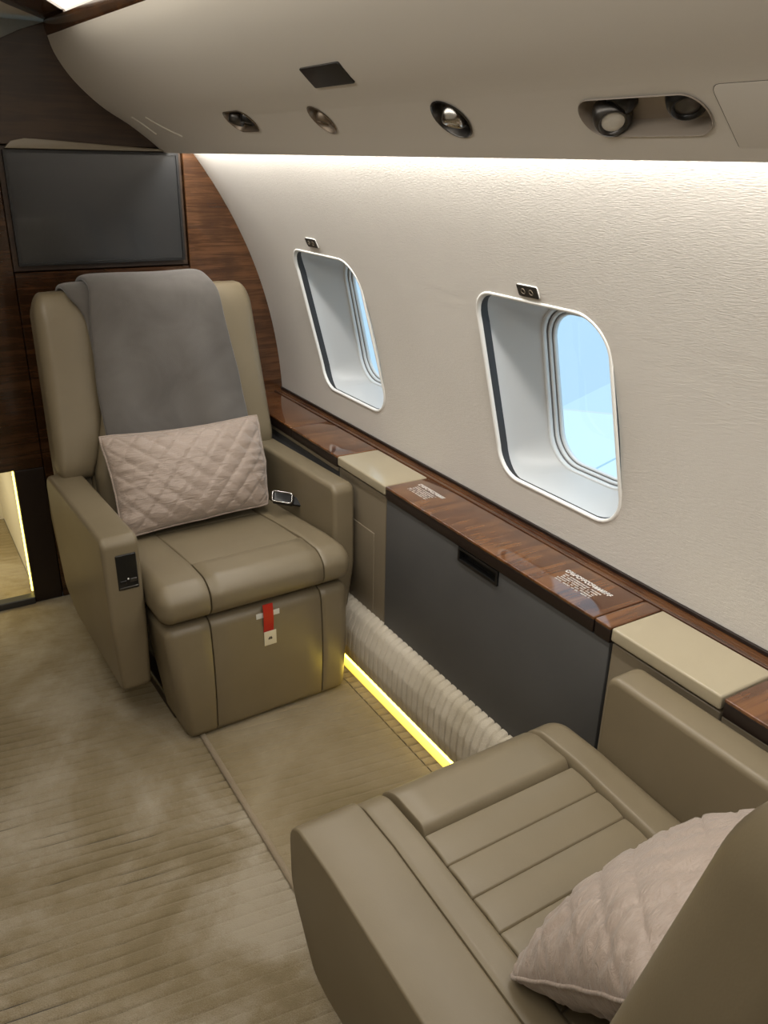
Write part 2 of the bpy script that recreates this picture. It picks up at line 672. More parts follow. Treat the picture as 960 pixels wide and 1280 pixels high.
def window(idx, yc):
    w = empty('window_%d' % idx, (wx(ZC), yc, ZC))
    tag(w, kind='structure')

    def P(x, y, z):
        return (x - wx(ZC), y, z - ZC)

    out = rrect(WHW, WZ0, WZ1, 0.075, 8)
    # rim following the curved wall
    rim_prof = [(0.003, 0.002), (0.0025, -0.0012), (0.0005, -0.0028), (-0.003, -0.0028), (-0.0055, 0.0), (-0.006, 0.012)]
    rings = []
    for off, dep in rim_prof:
        pp = offset_poly(out, -off)
        rings.append([P(wx(z) + dep, y, z) for y, z in pp])
    loft('rim', rings, 'window_rim', w)
    # dark shade slot just inside the rim, deep at the sides and shallow along the bottom
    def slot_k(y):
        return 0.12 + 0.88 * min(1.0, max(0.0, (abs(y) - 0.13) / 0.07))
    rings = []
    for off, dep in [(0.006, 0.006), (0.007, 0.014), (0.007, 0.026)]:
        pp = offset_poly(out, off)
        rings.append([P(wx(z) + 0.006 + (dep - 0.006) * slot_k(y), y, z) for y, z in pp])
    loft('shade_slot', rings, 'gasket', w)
    # reveal tapering to the pane frame
    gl_hw, gz0, gz1, gr = 0.128, 0.818, 1.190, 0.075
    x_gl = 1.372
    lean = -0.23   # pane leans with the fuselage

    def gx(z):
        return x_gl + lean * (z - ZC) - 0.25 * (z - ZC) ** 2
    inn = rrect(gl_hw, gz0, gz1, gr, 8)
    n = len(out)
    rings = []
    prof = [(0.0, 0.0), (0.10, 0.012), (0.3, 0.03), (0.6, 0.035), (0.85, 0.02), (1.0, 0.0)]
    o2 = offset_poly(out, 0.0065)
    for t in (0.0, 0.12, 0.25, 0.4, 0.55, 0.7, 0.85, 1.0):
        ring = []
        e = t ** 1.5
        for (y0, z0), (y1, z1) in zip(o2, inn):
            y = y0 + (y1 * 1.16 - y0) * e
            z = z0 + ((z1 - 1.0) * 1.09 + 1.0 - z0) * e
            x = (wx(z0) + 0.007 + 0.018 * slot_k(y0)) * (1 - t) + (gx(z1) - 0.016) * t
            ring.append(P(x, y, z))
        rings.append(ring)
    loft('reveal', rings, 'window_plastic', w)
    # stepped pane frame
    def frame(name, s0, s1, d0, d1, mat):
        rings = []
        for s, d in [(s0, d0), (s0 * 0.6 + s1 * 0.4, d0 - 0.002), (s1, d0 + 0.002), (s1, d1)]:
            rings.append([P(gx(z) + d, y * (1 + s), (z - 1.0) * (1 + s * 0.62) + 1.0) for y, z in inn])
        loft(name, rings, mat, w)
    frame('pane_frame', 0.165, 0.10, -0.016, -0.006, 'pane_frame')
    frame('pane_seal', 0.10, 0.085, -0.006, -0.003, 'pane_seal')
    frame('pane_frame', 0.085, 0.035, -0.004, 0.004, 'pane_frame')
    frame('pane_seal', 0.035, 0.022, 0.004, 0.006, 'pane_seal')
    frame('pane_frame', 0.022, -0.02, 0.005, 0.014, 'pane_frame')
    # pane
    vs = [P(gx(z) + 0.012, y, z) for y, z in inn]
    mk('pane', vs, [tuple(range(len(vs)))], 'pane', w, False)
    return w


for i, yc in enumerate(WIN_Y):
    window(i + 1, yc)

# light-tight outer skin above and below the windows (fuselage side)
skin_poly = [(1.50, 0.0), (1.50, 0.70), (1.42, 0.76), (1.40, 0.76), (1.46, 0.68), (1.46, 0.0)]

# ceiling: right and left curved headliner panels
HP = [(0.905, 1.535), (0.905, 1.512), (0.892, 1.505), (0.872, 1.521), (0.843, 1.5445), (0.783, 1.587), (0.718, 1.625), (0.663, 1.669), (0.617, 1.718), (0.584, 1.772), (0.571, 1.815)]


def smooth_line(pts, sub=4):
    P = [np.array(p, float) for p in pts]
    out = []
    for i in range(len(P) - 1):
        p0 = P[max(i - 1, 0)]
        p1, p2 = P[i], P[i + 1]
        p3 = P[min(i + 2, len(P) - 1)]
        for j in range(sub):
            t = j / sub
            out.append(tuple(0.5 * ((2 * p1) + (-p0 + p2) * t + (2 * p0 - 5 * p1 + 4 * p2 - p3) * t * t + (-p0 + 3 * p1 - 3 * p2 + p3) * t ** 3)))
    out.append(tuple(P[-1]))
    return out


hl_in = [HP[1]] + smooth_line(HP[2:], 3)
hl_out = [(x + 0.010, z + 0.014) for x, z in hl_in if x < 0.862][::-1]
hl_poly = hl_in + hl_out + [(0.893, 1.540), (0.905, 1.540)]


def hl_shift(y, z):
    return 0.088 * min(max(2.88 - y, 0), 0.9) * max(0.0, (z - 1.5) / 0.32)


def headliner(name, sgn, parent):
    ys = [Y_BACK, 0.0, 1.98] + [1.98 + 0.9 * i / 6 for i in range(1, 7)]
    rings = [[(sgn * (x + hl_shift(y, z)), y, z) for x, z in hl_poly] for y in ys]
    return loft(name, rings, 'headliner', parent, True, True, True, 35)


ceiling = rbox('ceiling', (-0.92, 0.92, Y_BACK, Y_FRONT + 0.4, 1.905, 1.93), 0.002, 'ceiling_white')
tag(ceiling, kind='structure')
hr = headliner('headliner_panel', 1, ceiling)
hlft = headliner('headliner_panel', -1, ceiling)


def slab(name, pts, z0, z1, mat, parent=None):
    return prism(name, pts, z0, z1, 0.0015, mat, parent, axis=2, seg=1)


for sgn in (1, -1):
    xa, xb = sorted((sgn * 0.872, sgn * 0.892))
    rbox('closure_panel', (xa, xb, Y_BACK, Y_FRONT + 0.4, 1.645, 1.906), 0.002, 'ceiling_white', ceiling)
# lower side panels aft of the ledge
rbox('dado_panel', (1.13, 1.15, Y_BACK, -0.302, 0.0, 0.66), 0.003, 'taupe_lacquer', wall_r)
rbox('dado_top', (1.13, 1.29, Y_BACK, -0.302, 0.655, 0.67), 0.003, 'wood_ledge', wall_r)

# wood fascia along the top of the headliner
for sgn in (1, -1):
    rings = []
    for y in [Y_BACK, 1.98] + [1.98 + 0.9 * i / 6 for i in range(1, 7)]:
        s = hl_shift(y, 1.82)
        rings.append([(sgn * (0.571 + s + a), y, z) for a, z in [(0.0, 1.814), (-0.006, 1.83), (-0.006, 1.852), (0.004, 1.862), (0.045, 1.862), (0.045, 1.82)]])
    loft('ceiling_fascia', rings, 'wood_bulkhead', ceiling, True, True, True, 35)
slab('glow_strip', [(0.60, 2.74), (0.515, 2.56), (0.45, 2.41), (0.45, -2.2), (0.62, -2.2), (0.62, 2.1), (0.62, 2.6)], 1.866, 1.874, 'light_panel', ceiling)
#slab('glow_strip', [(-0.60, 2.74), (-0.515, 2.56), (-0.16, 1.75), (-0.16, -2.2), (-0.62, -2.2), (-0.62, 2.1), (-0.62, 2.6)], 1.866, 1.874, 'light_panel', ceiling)
slab('ceiling_trim', [(0.605, 2.75), (0.515, 2.56), (0.16, 1.75), (0.06, 1.95), (0.44, 2.69), (0.60, 2.96)], 1.858, 1.872, 'wood_bulkhead', ceiling)
slab('ceiling_panel', [(0.62, 2.985), (0.60, 2.955), (0.44, 2.685), (0.06, 1.945), (-0.6, 1.945), (-0.6, 3.2), (0.62, 3.2)], 1.862, 1.87, 'ceiling_white', ceiling)

# bulkhead
bulk = empty('wall_front', (0.0, Y_FRONT, 0.0))
tag(bulk, kind='structure')


NZ_ = 0.505


def bpan(name, pts, mat, d0=0.0, d1=0.03, r=0.0015):
    return prism(name, pts, d0, d1, r, mat, bulk, axis=1, seg=1)


bpan('backing', [(-1.35, NZ_ + 0.05), (1.42, NZ_ + 0.05), (1.42, 1.70), (-1.35, 1.70)], 'dark_void', 0.032, 0.05, 0)
bpan('backing', [(0.325, 0.0), (1.42, 0.0), (1.42, NZ_ + 0.05), (0.325, NZ_ + 0.05)], 'dark_void', 0.032, 0.05, 0)
NX, NZ = 0.289, 0.505   # low opening beside the chair
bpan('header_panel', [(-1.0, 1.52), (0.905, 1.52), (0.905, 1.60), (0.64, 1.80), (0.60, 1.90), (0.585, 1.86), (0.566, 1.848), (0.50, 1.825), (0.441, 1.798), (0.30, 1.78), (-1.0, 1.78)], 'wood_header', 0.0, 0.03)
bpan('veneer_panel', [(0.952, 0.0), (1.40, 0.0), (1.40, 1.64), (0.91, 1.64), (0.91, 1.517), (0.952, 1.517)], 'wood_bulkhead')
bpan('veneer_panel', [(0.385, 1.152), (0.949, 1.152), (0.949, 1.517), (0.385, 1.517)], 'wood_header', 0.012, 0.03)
bpan('veneer_panel', [(0.385, 0.0), (0.949, 0.0), (0.949, 1.149), (0.385, 1.149)], 'wood_shaded')
bpan('veneer_panel', [(-1.30, NZ), (0.382, NZ), (0.382, 1.517), (-1.30, 1.517)], 'wood_shaded')
bpan('frame_post', [(NX, 0.0), (0.382, 0.0), (0.382, NZ - 0.002), (NX, NZ - 0.002)], 'wood_edge')
bpan('sill', [(-0.6, 0.0), (NX - 0.001, 0.0), (NX - 0.001, 0.026), (-0.6, 0.026)], 'gasket', -0.012, 0.03, 0.003)
bpan('veneer_panel', [(-1.30, 0.0), (-0.602, 0.0), (-0.602, NZ - 0.002), (-1.30, NZ - 0.002)], 'wood_bulkhead')
# low niche behind the opening, its light strips along the top and side
bpan('niche_side', [(NX + 0.012, 0.0), (NX + 0.03, 0.0), (NX + 0.03, NZ + 0.02), (NX + 0.012, NZ + 0.02)], 'ceiling_white', 0.03, 0.85, 0)
bpan('niche_side', [(-0.62, 0.0), (-0.602, 0.0), (-0.602, NZ + 0.02), (-0.62, NZ + 0.02)], 'ceiling_white', 0.03, 0.85, 0)
bpan('niche_top', [(-0.62, NZ + 0.02), (NX + 0.03, NZ + 0.02), (NX + 0.03, NZ + 0.04), (-0.62, NZ + 0.04)], 'ceiling_white', 0.03, 0.85, 0)
bpan('niche_back', [(-0.62, 0.0), (NX + 0.03, 0.0), (NX + 0.03, NZ + 0.04), (-0.62, NZ + 0.04)], 'ceiling_white', 0.85, 0.87, 0)
bpan('niche_led', [(NX - 0.004, 0.03), (NX + 0.002, 0.03), (NX + 0.002, NZ), (NX - 0.004, NZ)], 'led_yellow', 0.034, 0.046, 0)
bpan('niche_led', [(-0.6, NZ - 0.004), (NX - 0.006, NZ - 0.004), (NX - 0.006, NZ + 0.004), (-0.6, NZ + 0.004)], 'led_yellow', 0.034, 0.046, 0)
ribbed('niche_carpet', -0.60, NX + 0.01, Y_FRONT + 0.032, Y_FRONT + 0.845, 'carpet', floor, z0=0.002)
area_light('niche_lamp', (-0.1, Y_FRONT + 0.42, NZ), (0, 0, 0), 0.5, 0.4, 2.2, (1.0, 0.88, 0.55))
bpan('back_plate', [(-1.35, 1.60), (1.3, 1.60), (1.3, 1.95), (-1.35, 1.95)], 'ceiling_white', 0.12, 0.14, 0)
bpan('side_closure', [(0.66, 1.55), (1.40, 1.55), (1.40, 1.95), (0.66, 1.95)], 'dark_void', 0.034, 0.05, 0)

wall_b = rbox('wall_back', (-1.35, 1.40, Y_BACK - 0.05, Y_BACK - 0.002, 0.0, 1.93), 0.004, 'wood_bulkhead')
tag(wall_b, kind='structure')

# wall-base carpet roll with the floor light strip
base = empty('baseboard_right', (1.10, 0.0, 0.0))
tag(base, kind='structure')
prof = round_poly([(0.020, 0.236), (-0.020, 0.222), (-0.042, 0.165), (-0.045, 0.10), (-0.034, 0.050), (-0.012, 0.028), (0.020, 0.028)], [0.0, 0.03, 0.05, 0.05, 0.03, 0.01, 0], 4)
verts, faces = [], []
RR = 0.0265
ny = int(2.85 / RR * 12)
npf = len(prof)
for i in range(ny + 1):
    y = 0.02 + 2.85 * i / ny
    u_ = abs(((y / RR) % 1.0) - 0.5) * 2
    h = -0.001 * u_ ** 2 - 0.008 * max(0.0, (u_ - 0.76) / 0.24) ** 1.2
    pp = offset_poly(prof, -h)
    for (a, z) in pp:
        verts.append((min(a, 0.018), y, z))
for i in range(ny):
    for j in range(npf):
        k2 = (j + 1) % npf
        faces.append((i * npf + j, i * npf + k2, (i + 1) * npf + k2, (i + 1) * npf + j))
mk('carpet_roll', verts, faces, 'carpet_roll', base, True, True)
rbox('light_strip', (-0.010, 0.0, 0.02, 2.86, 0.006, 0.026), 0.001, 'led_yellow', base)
rbox('glow_strip', (-0.034, -0.011, 0.02, 2.86, 0.003, 0.009), 0.002, 'floor_glow', base)  # glowing strip stands in for the floor lit by the LED

# wood rail between ledge and wall
trim = prism('trim_1', [(1.250, 0.640), (1.250, 0.6705), (1.2515, 0.672), (1.262, 0.672), (1.2635, 0.6745), (1.2832, 0.6745), (1.2832, 0.640)], Y_BACK + 0.01, Y_FRONT - 0.002, 0, 'wood_rail', axis=1, angle=25)
tag(trim, kind='structure')
rbox('gasket_strip', (1.2765, 1.2838, Y_BACK + 0.01, Y_FRONT - 0.003, 0.6747, 0.683), 0.0012, 'wood_edge', trim)  # dark gasket strip along the foot of the wall

# ------------------------------------------------------------------ side ledge units
FX = LEDGE_X
BX = 1.248


def lid_wood(root, y0, y1, cx, cy):
    o = superbox('lid', (FX - 0.004 - cx, BX - cx, y0 - cy, y1 - cy, LEDGE_Z - 0.008, LEDGE_Z), 0.0025, 'wood_ledge', root, n=(2, 6, 1), k=2)
    rbox('lid_edge', (FX - 0.003 - cx, BX - 0.01 - cx, y0 + 0.0005 - cy, y1 - 0.0005 - cy, LEDGE_Z - 0.036, LEDGE_Z - 0.0083), 0.002, 'wood_edge', root)
    return o


def placard(root, y0, y1, x_in, x_out, cx, cy):
    """white print on the lid: a bold heading and short lines, read from the cabin side"""
    vs, fs = [], []

    def q(xa, xb, ya, yb):
        b0 = len(vs)
        z = LEDGE_Z + 0.0004
        vs.extend([(xa - cx, ya - cy, z), (xb - cx, ya - cy, z), (xb - cx, yb - cy, z), (xa - cx, yb - cy, z)])
        fs.append((b0, b0 + 1, b0 + 2, b0 + 3))
    rnd = random.Random(3)

    def glyphs(xb, h, ya, yb, cw, gap, spaces):
        y = yb
        while y - cw > ya:
            if rnd.random() < spaces:
                y -= cw
                continue
            k = rnd.randint(0, 3)
            st = cw * 0.30
            q(xb, xb + h, y - st, y)
            if k in (0, 2):
                q(xb, xb + h, y - cw + gap, y - cw + gap + st)
            if k in (0, 1, 3):
                q(xb + h * 0.75, xb + h, y - cw + gap, y)
            if k in (1, 2):
                q(xb, xb + h * 0.25, y - cw + gap, y)
            if k in (2, 3):
                q(xb + h * 0.38, xb + h * 0.62, y - cw + gap, y)
            y -= cw
    hd = (x_out - x_in)
    glyphs(x_out - hd * 0.22, hd * 0.22, y0, y1, 0.0085, 0.0012, 0.04)
    ln = 5
    for i in range(ln):
        xb = x_out - hd * (0.40 + 0.13 * i)
        ind = (y1 - y0) * (0.12 + 0.02 * (i % 3))
        glyphs(xb, hd * 0.075, y0 + ind, y1 - ind * 0.7, 0.0042, 0.0008, 0.15)
    return mk('placard', vs, fs, 'white_print', root, False, False)


# table cabinet between the chairs
ty0, ty1 = 0.952, 1.808
cy = (ty0 + ty1) / 2
t = empty('ledge_cabinet', (1.18, cy, 0.0))
tag(t, 'ledge cabinet with grey fabric door, black pull slot and long wood lid bearing two placards', 'cabinet', 'units of the side ledge')
cx = 1.18
body = rbox('body', (FX + 0.020 - cx, BX - cx, ty0 + 0.002 - cy, ty1 - 0.002 - cy, 0.02, LEDGE_Z - 0.037), 0.003, 'taupe_shadow_gap', t)
# door with a notch for the pull
HY0, HY1 = 1.305, 1.462
dpoly = [(ty0 + 0.003 - cy, 0.15), (ty1 - 0.003 - cy, 0.15), (ty1 - 0.003 - cy, 0.632), (HY1 - cy, 0.632), (HY1 - cy, 0.594), (HY0 - cy, 0.594), (HY0 - cy, 0.632), (ty0 + 0.003 - cy, 0.632)]
door = prism('door', dpoly, FX - cx, FX + 0.019 - cx, 0.003, 'grey_fabric', t, axis=0, seg=2)
# pull slot: a black frame and recessed back
slot_o = [(HY0 + 0.001 - cy, 0.5945), (HY1 - 0.001 - cy, 0.5945), (HY1 - 0.001 - cy, 0.632), (HY0 + 0.001 - cy, 0.632)]
ro = slot_o
ri = offset_poly(slot_o, 0.007)
fx0 = FX - 0.003 - cx
rings = [[(fx0 + 0.018, y, z) for y, z in ro], [(fx0, y, z) for y, z in ro], [(fx0, y, z) for y, z in ri], [(fx0 + 0.016, y, z) for y, z in ri]]
loft('pull_frame', rings, 'black_plastic', door, True, False, True, 30)
lid = lid_wood(t, ty0 + 0.048, ty1 - 0.002, cx, cy)
placard(lid, 1.040, 1.180, 1.145, 1.205, cx, cy)
placard(lid, 1.655, 1.775, 1.145, 1.205, cx, cy)
lid_wood(t, ty0 + 0.002, ty0 + 0.045, cx, cy)


def taupe_unit(y0, y1, label, inset):
    cyy = (y0 + y1) / 2
    u = empty('ledge_cabinet', (1.18, cyy, 0.0))
    tag(u, label, 'cabinet', 'units of the side ledge')
    rbox('body', (FX + 0.002 - cx, BX - cx, y0 + 0.002 - cyy, y1 - 0.002 - cyy, 0.02, LEDGE_Z - 0.035), 0.003, 'taupe_lacquer', u)
    superbox('cap', (FX - 0.005 - cx, BX - cx, y0 + 0.001 - cyy, y1 - 0.001 - cyy, LEDGE_Z - 0.028, LEDGE_Z + 0.001), 0.005, 'leather_cap', u, n=(2, 3, 1), k=3)
    if inset:
        a, b2 = inset
        rbox('access_door', (FX - 0.001 - cx, FX + 0.003 - cx, a - cyy, b2 - cyy, 0.25, 0.50), 0.001, 'taupe_lacquer', u)
    return u


taupe_unit(1.808, 2.088, 'taupe ledge cabinet with glossy beige cap beside the armchair with the grey throw', (1.87, 2.05))
taupe_unit(0.694, 0.952, 'taupe ledge cabinet with beige cap beside the armchair with the lowered armrest', None)


def grey_unit(y0, y1, label, sections):
    cyy = (y0 + y1) / 2
    u = empty('ledge_cabinet', (1.18, cyy, 0.0))
    tag(u, label, 'cabinet', 'units of the side ledge')
    rbox('body', (FX + 0.004 - cx, BX - cx, y0 + 0.002 - cyy, y1 - 0.002 - cyy, 0.02, LEDGE_Z - 0.037), 0.003, 'grey_fabric', u)
    rbox('edge_strip', (FX - 0.001 - cx, FX + 0.006 - cx, y0 + 0.002 - cyy, y1 - 0.002 - cyy, LEDGE_Z - 0.050, LEDGE_Z - 0.0375), 0.002, 'taupe_lacquer', u)
    for a, b2 in sections:
        lid_wood(u, a, b2, cx, cyy)
    return u


grey_unit(2.090, Y_FRONT - 0.004, 'grey ledge cabinet with orange-brown wood lid running up to the bulkhead', [(2.092, 2.418), (2.421, Y_FRONT - 0.006)])
grey_unit(-0.30, 0.692, 'grey ledge cabinet with reddish wood lid next to the beige cap behind the lowered-arm chair', [(-0.298, 0.690)])


# ------------------------------------------------------------------ armchairs
def build_chair(name, label, loc, rz, s, D):
    """local: facing -y, y=0 at the armrest fronts; x' positive towards the window wall, s maps it to local x"""
    ch = empty(name, loc, rz)
    tag(ch, label, 'armchair', 'taupe leather cabin armchairs')

    def X(a, b_):
        return (min(s * a, s * b_), max(s * a, s * b_))

    def XR(a, b_):
        return (a, b_) if s > 0 else (b_, a)

    def ztop(y):
        return 0.484 - 0.05 * max(0.0, y - 0.02) / 0.5

    # pedestal and base
    rbox('pedestal', (*X(-0.22, 0.20), 0.04, 0.50, 0.045, 0.33), 0.02, 'dark_void', ch)
    rbox('base_plate', (*X(-0.25, 0.22), 0.02, 0.56, 0.002, 0.045), 0.01, 'wood_edge', ch)
    # footrest: core with three leather panels
    fz0, fz1 = 0.003, 0.368
    f0, f1 = D['foot']
    fb0, fb1 = D['foot_b']
    sm = 0.167

    def footfn(x, y, z):
        t_ = 1 - (z - fz0) / (fz1 - fz0)
        xp = x * s
        if xp < -sm:
            k_ = (xp + sm) / (f0 + sm)
            xp += k_ * t_ ** 1.4 * (fb0 - f0)
        elif xp > sm:
            k_ = (xp - sm) / (f1 - sm)
            xp += k_ * t_ ** 1.4 * (fb1 - f1)
        y2 = y - 0.010 * math.sin(math.pi * t_)
        return (xp * s, y2, z)
    foot = superbox('footrest', (*X(-sm + 0.0005, sm - 0.0005), -0.100, 0.10, fz0, fz1), (0.0025, 0.03, 0.03), 'leather', ch, n=(6, 3, 8), fn=footfn)
    superbox('side_panel', (*X(f0, -sm), -0.100, 0.10, fz0, fz1), (XR(0.035, 0.0025), 0.03, 0.03), 'leather', foot, n=(3, 3, 8), fn=footfn)
    superbox('side_panel', (*X(sm, f1), -0.100, 0.10, fz0, fz1), (XR(0.0025, 0.035), 0.03, 0.03), 'leather', foot, n=(3, 3, 8), fn=footfn)
    # seat cushion: core, two bolsters, front roll and pleats
    c0, c1 = D['cush']
    yb = 0.56
    core = rbox('seat_cushion', (*X(c0 + 0.02, c1 - 0.02), -0.06, yb - 0.01, 0.385, 0.425), 0.01, 'leather', ch)

    def cfn(x, y, z):
        if z > 0.43:
            k_ = (z - 0.43) / 0.055
            z += (ztop(y) - 0.484) * min(1, k_)
        # crown of the nose
        return (x, y - 0.010 * math.sin(min(1, max(0, (z - 0.38) / 0.10)) * math.pi) if y < -0.05 else y, z)

    def bolfn(x, y, z):
        x, y, z = cfn(x, y, z)
        return (x, y, z + (D.get('bol_up', 0.0) if z > 0.43 else 0))
    superbox('bolster', (*X(c0, -sm + 0.001), -0.112, yb, 0.374, 0.486), (XR(D['bol_r'], D['bol_in']), 0.05, (0.045, 0.045)), 'leather', core, n=(4, 14, 3), k=6, fn=bolfn)
    superbox('bolster', (*X(sm - 0.001, c1), -0.112, yb, 0.374, 0.486), (XR(D['bol_in'], 0.035), 0.05, 0.045), 'leather', core, n=(4, 14, 3), k=6, fn=bolfn)
    superbox('front_roll', (*X(-sm + 0.0005, sm - 0.0005), -0.113, 0.020, 0.374, 0.486), (D['bol_in'] * 0.5, (0.05, D['roll_r']), (0.045, 0.045)), 'leather', core, n=(8, 3, 2), k=6, fn=cfn)
    py = 0.0185
    pw = D['pleat']
    while py < yb - 0.04:
        def pfn(x, y, z, py=py):
            if z > 0.44:
                z += 0.004 * math.sin(math.pi * min(1, max(0, (y - py) / pw))) + ztop(y) - 0.484
            return (x, y, z)
        superbox('pleat', (*X(-sm + 0.001, sm - 0.001), py, min(py + pw + 0.0005, yb), 0.415, D['pleat_z']), (0.005, 0.004, 0.005), 'leather', core, n=(8, 4, 1), k=4, fn=pfn)
        py += pw

    # armrests
    def arm(a, b_, zt, y0, y1, shape, inner_sign):
        if shape == 'raised':
            poly = round_poly([(y0, zt), (y0 - 0.004, 0.36), (y0 + 0.02, 0.150), (y0 + 0.05, 0.135), (y1 - 0.10, 0.135), (y1 - 0.01, 0.20), (y1, 0.45), (y1 - 0.01, zt - 0.012)],
                              [0.028, 0.2, 0.03, 0.05, 0.05, 0.05, 0.1, 0.05], 6)
        else:
            poly = round_poly([(0.02, zt), (y0, zt), (y0 - 0.006, 0.33), (y0 + 0.045, 0.155), (y0 + 0.09, 0.14), (y1 - 0.10, 0.135), (y1 - 0.01, 0.20), (y1, 0.42), (y1, zt)],
                              [0, 0.045, 0.2, 0.05, 0.05, 0.05, 0.05, 0.1, 0.05], 6)
        rr = 0.013 if shape == 'raised' else 0.005

        def afn(x, y, z):
            # outer flank draws in towards the bottom
            k_ = max(0.0, (0.42 - z) / 0.30)
            xp = x * s
            mid_ = (a + b_) / 2
            if inner_sign * (xp - mid_) > 0 and D.get('taper', True):
                xp -= inner_sign * 0.022 * k_ ** 1.5
            if shape == 'stowed' and z > 0.40:
                z += (ztop(y) - 0.484) * min(1.0, (z - 0.40) / 0.08)
            return (xp * s, y, z)
        return prism('armrest', poly, *X(a, b_), rr, 'leather', ch, axis=0, seg=5, fn=afn)

    a0, a1 = D['aisle']
    w0, w1 = D['wallarm']
    aisle = arm(a0, a1, D['aisle_z'], 0.0 if D['aisle_up'] else -0.119, 0.62, 'raised' if D['aisle_up'] else 'stowed', -1)
    wallarm = arm(w0, w1, D['wall_z'], 0.0, 0.60, 'raised', 1)

    # control panel on the front of the aisle armrest
    if D['aisle_up']:
        px0, px1 = a0 + 0.032, a1 - 0.012
        cp = rbox('control_panel', (*X(px0, px1), -0.004, 0.010, 0.466, 0.566), 0.003, 'black_plastic', ch)
        rbox('button', (*X(px0 + 0.005, px0 + 0.022), -0.0065, -0.002, 0.484, 0.494), 0.0015, 'screen_frame', cp)
        rbox('button', (*X(px1 - 0.022, px1 - 0.005), -0.0065, -0.002, 0.487, 0.497), 0.0015, 'dark_metal', cp)
        rbox('indicator', (*X((px0 + px1) / 2 - 0.002, (px0 + px1) / 2 + 0.002), -0.0065, -0.002, 0.495, 0.499), 0.001, 'white_print', cp)
        rbox('panel_lip', (*X(px0 + 0.003, px1 - 0.003), -0.0065, -0.002, 0.471, 0.475), 0.001, 'dark_metal', cp)

    # backrest: shell, two wings, centre panel
    b0, b1 = D['back']
    bz = D['back_z']

    def yface(z):
        return 0.49 + 0.22 * (z - 0.5)

    def backfn(x, y, z):
        t_ = min(1.0, max(0.0, (z - 0.62) / 0.5))
        mid_ = s * (b0 + b1) / 2
        x = mid_ + (x - mid_) * (1.0 - 0.055 * t_)
        return (x, y + 0.22 * (z - 0.5), z)
    back = superbox('backrest', (*X(b0 + 0.004, b1 - 0.004), 0.55, 0.635, 0.40, bz), (0.07, 0.04, 0.07), 'leather', ch, n=(8, 2, 12), k=6, fn=backfn)

    def wingfn(x, y, z):
        # the inner edge of each wing draws outwards near the seat
        t_ = min(1.0, max(0.0, (0.92 - z) / 0.30))
        xp = x * s
        if xp < 0:
            k_ = (xp - b0) / (-0.195 - b0)
            xp -= 0.062 * t_ ** 1.6 * k_
        else:
            k_ = (b1 - xp) / (b1 - 0.165)
            xp += 0.062 * t_ ** 1.6 * k_
        return backfn(xp * s, y, z)
    superbox('wing', (*X(b0, -0.195), 0.488, 0.60, 0.585, bz + 0.004), (0.036, 0.040, 0.075), 'leather', back, n=(4, 2, 10), k=6, fn=wingfn)
    superbox('wing', (*X(0.165, b1), 0.488, 0.60, 0.585, bz + 0.004), (0.036, 0.040, 0.075), 'leather', back, n=(4, 2, 10), k=6, fn=wingfn)

    def cpfn(x, y, z):
        xp = x * s + 0.015
        # centre panel widens towards the seat
        t_ = min(1.0, max(0.0, (0.95 - z) / 0.35))
        xp = xp * (1 + 0.34 * t_ ** 1.5) - 0.015
        bul = 0.02 * math.sin(math.pi * min(1, max(0, (z - 0.45) / 0.35)))
        return backfn(xp * s, y - (bul if y < 0.56 else 0), z)
    superbox('centre_panel', (*X(-0.205, 0.175), 0.484, 0.60, 0.44, bz), (0.02, 0.03, 0.06), 'leather', back, n=(8, 2, 16), k=5, fn=cpfn)

    def tuckfn(x, y, z):
        return backfn(x, y, z)
    superbox('lower_panel', (*X(-0.275, 0.245), 0.512, 0.60, 0.43, 0.72), (0.03, 0.03, 0.03), 'leather', back, n=(6, 2, 4), k=4, fn=tuckfn)
    return ch


D1 = dict(foot=(-0.290, 0.262), foot_b=(-0.248, 0.250), cush=(-0.300, 0.266), aisle=(-0.400, -0.303), wallarm=(0.268, 0.340),
          aisle_up=True, aisle_z=0.612, wall_z=0.625, back=(-0.376, 0.338), bol_r=0.035, bol_in=0.004, roll_r=0.006, pleat=0.30, pleat_z=0.482, back_z=1.118)
D2 = dict(foot=(-0.222, 0.262), foot_b=(-0.20, 0.250), cush=(-0.228, 0.252), aisle=(-0.345, -0.2275), wallarm=(0.247, 0.322),
          aisle_up=False, aisle_z=0.4875, wall_z=0.640, back=(-0.392, 0.298), taper=True, bol_r=0.003, bol_in=0.012, roll_r=0.020, pleat=0.066, pleat_z=0.474, arm_r=0.010, back_z=1.135)
chair1 = build_chair('cabin_armchair', 'taupe leather armchair with a grey throw over its back and both armrests raised', (0.76, 1.955, 0.0), math.radians(2.0), 1, D1)
chair2 = build_chair('cabin_armchair', 'taupe leather armchair with pleated seat and one armrest lowered flush, opposite the draped chair', (0.774, 0.870, 0.0), math.radians(181.0), -1, D2)

# seat belt buckle by the window-side armrest of the draped chair
bk = rbox('seatbelt_buckle', (-0.026, 0.026, -0.014, 0.014, -0.009, 0.009), 0.004, 'black_plastic', chair1)
bk.location = (0.226, 0.245, 0.512)
bk.scale = (1.25, 1.25, 1.25)
bk.rotation_euler = (math.radians(30), math.radians(12), math.radians(-25))
fr = round_poly([(-0.029, -0.016), (0.020, -0.016), (0.020, 0.016), (-0.029, 0.016)], 0.006, 4)
tube('buckle_rim', [(x, y, 0.0085) for x, y in fr], 0.0018, 'metal', bk, 6, True)
rbox('belt_webbing', (0.018, 0.052, -0.012, 0.012, -0.006, 0.002), 0.001, 'black_plastic', bk)

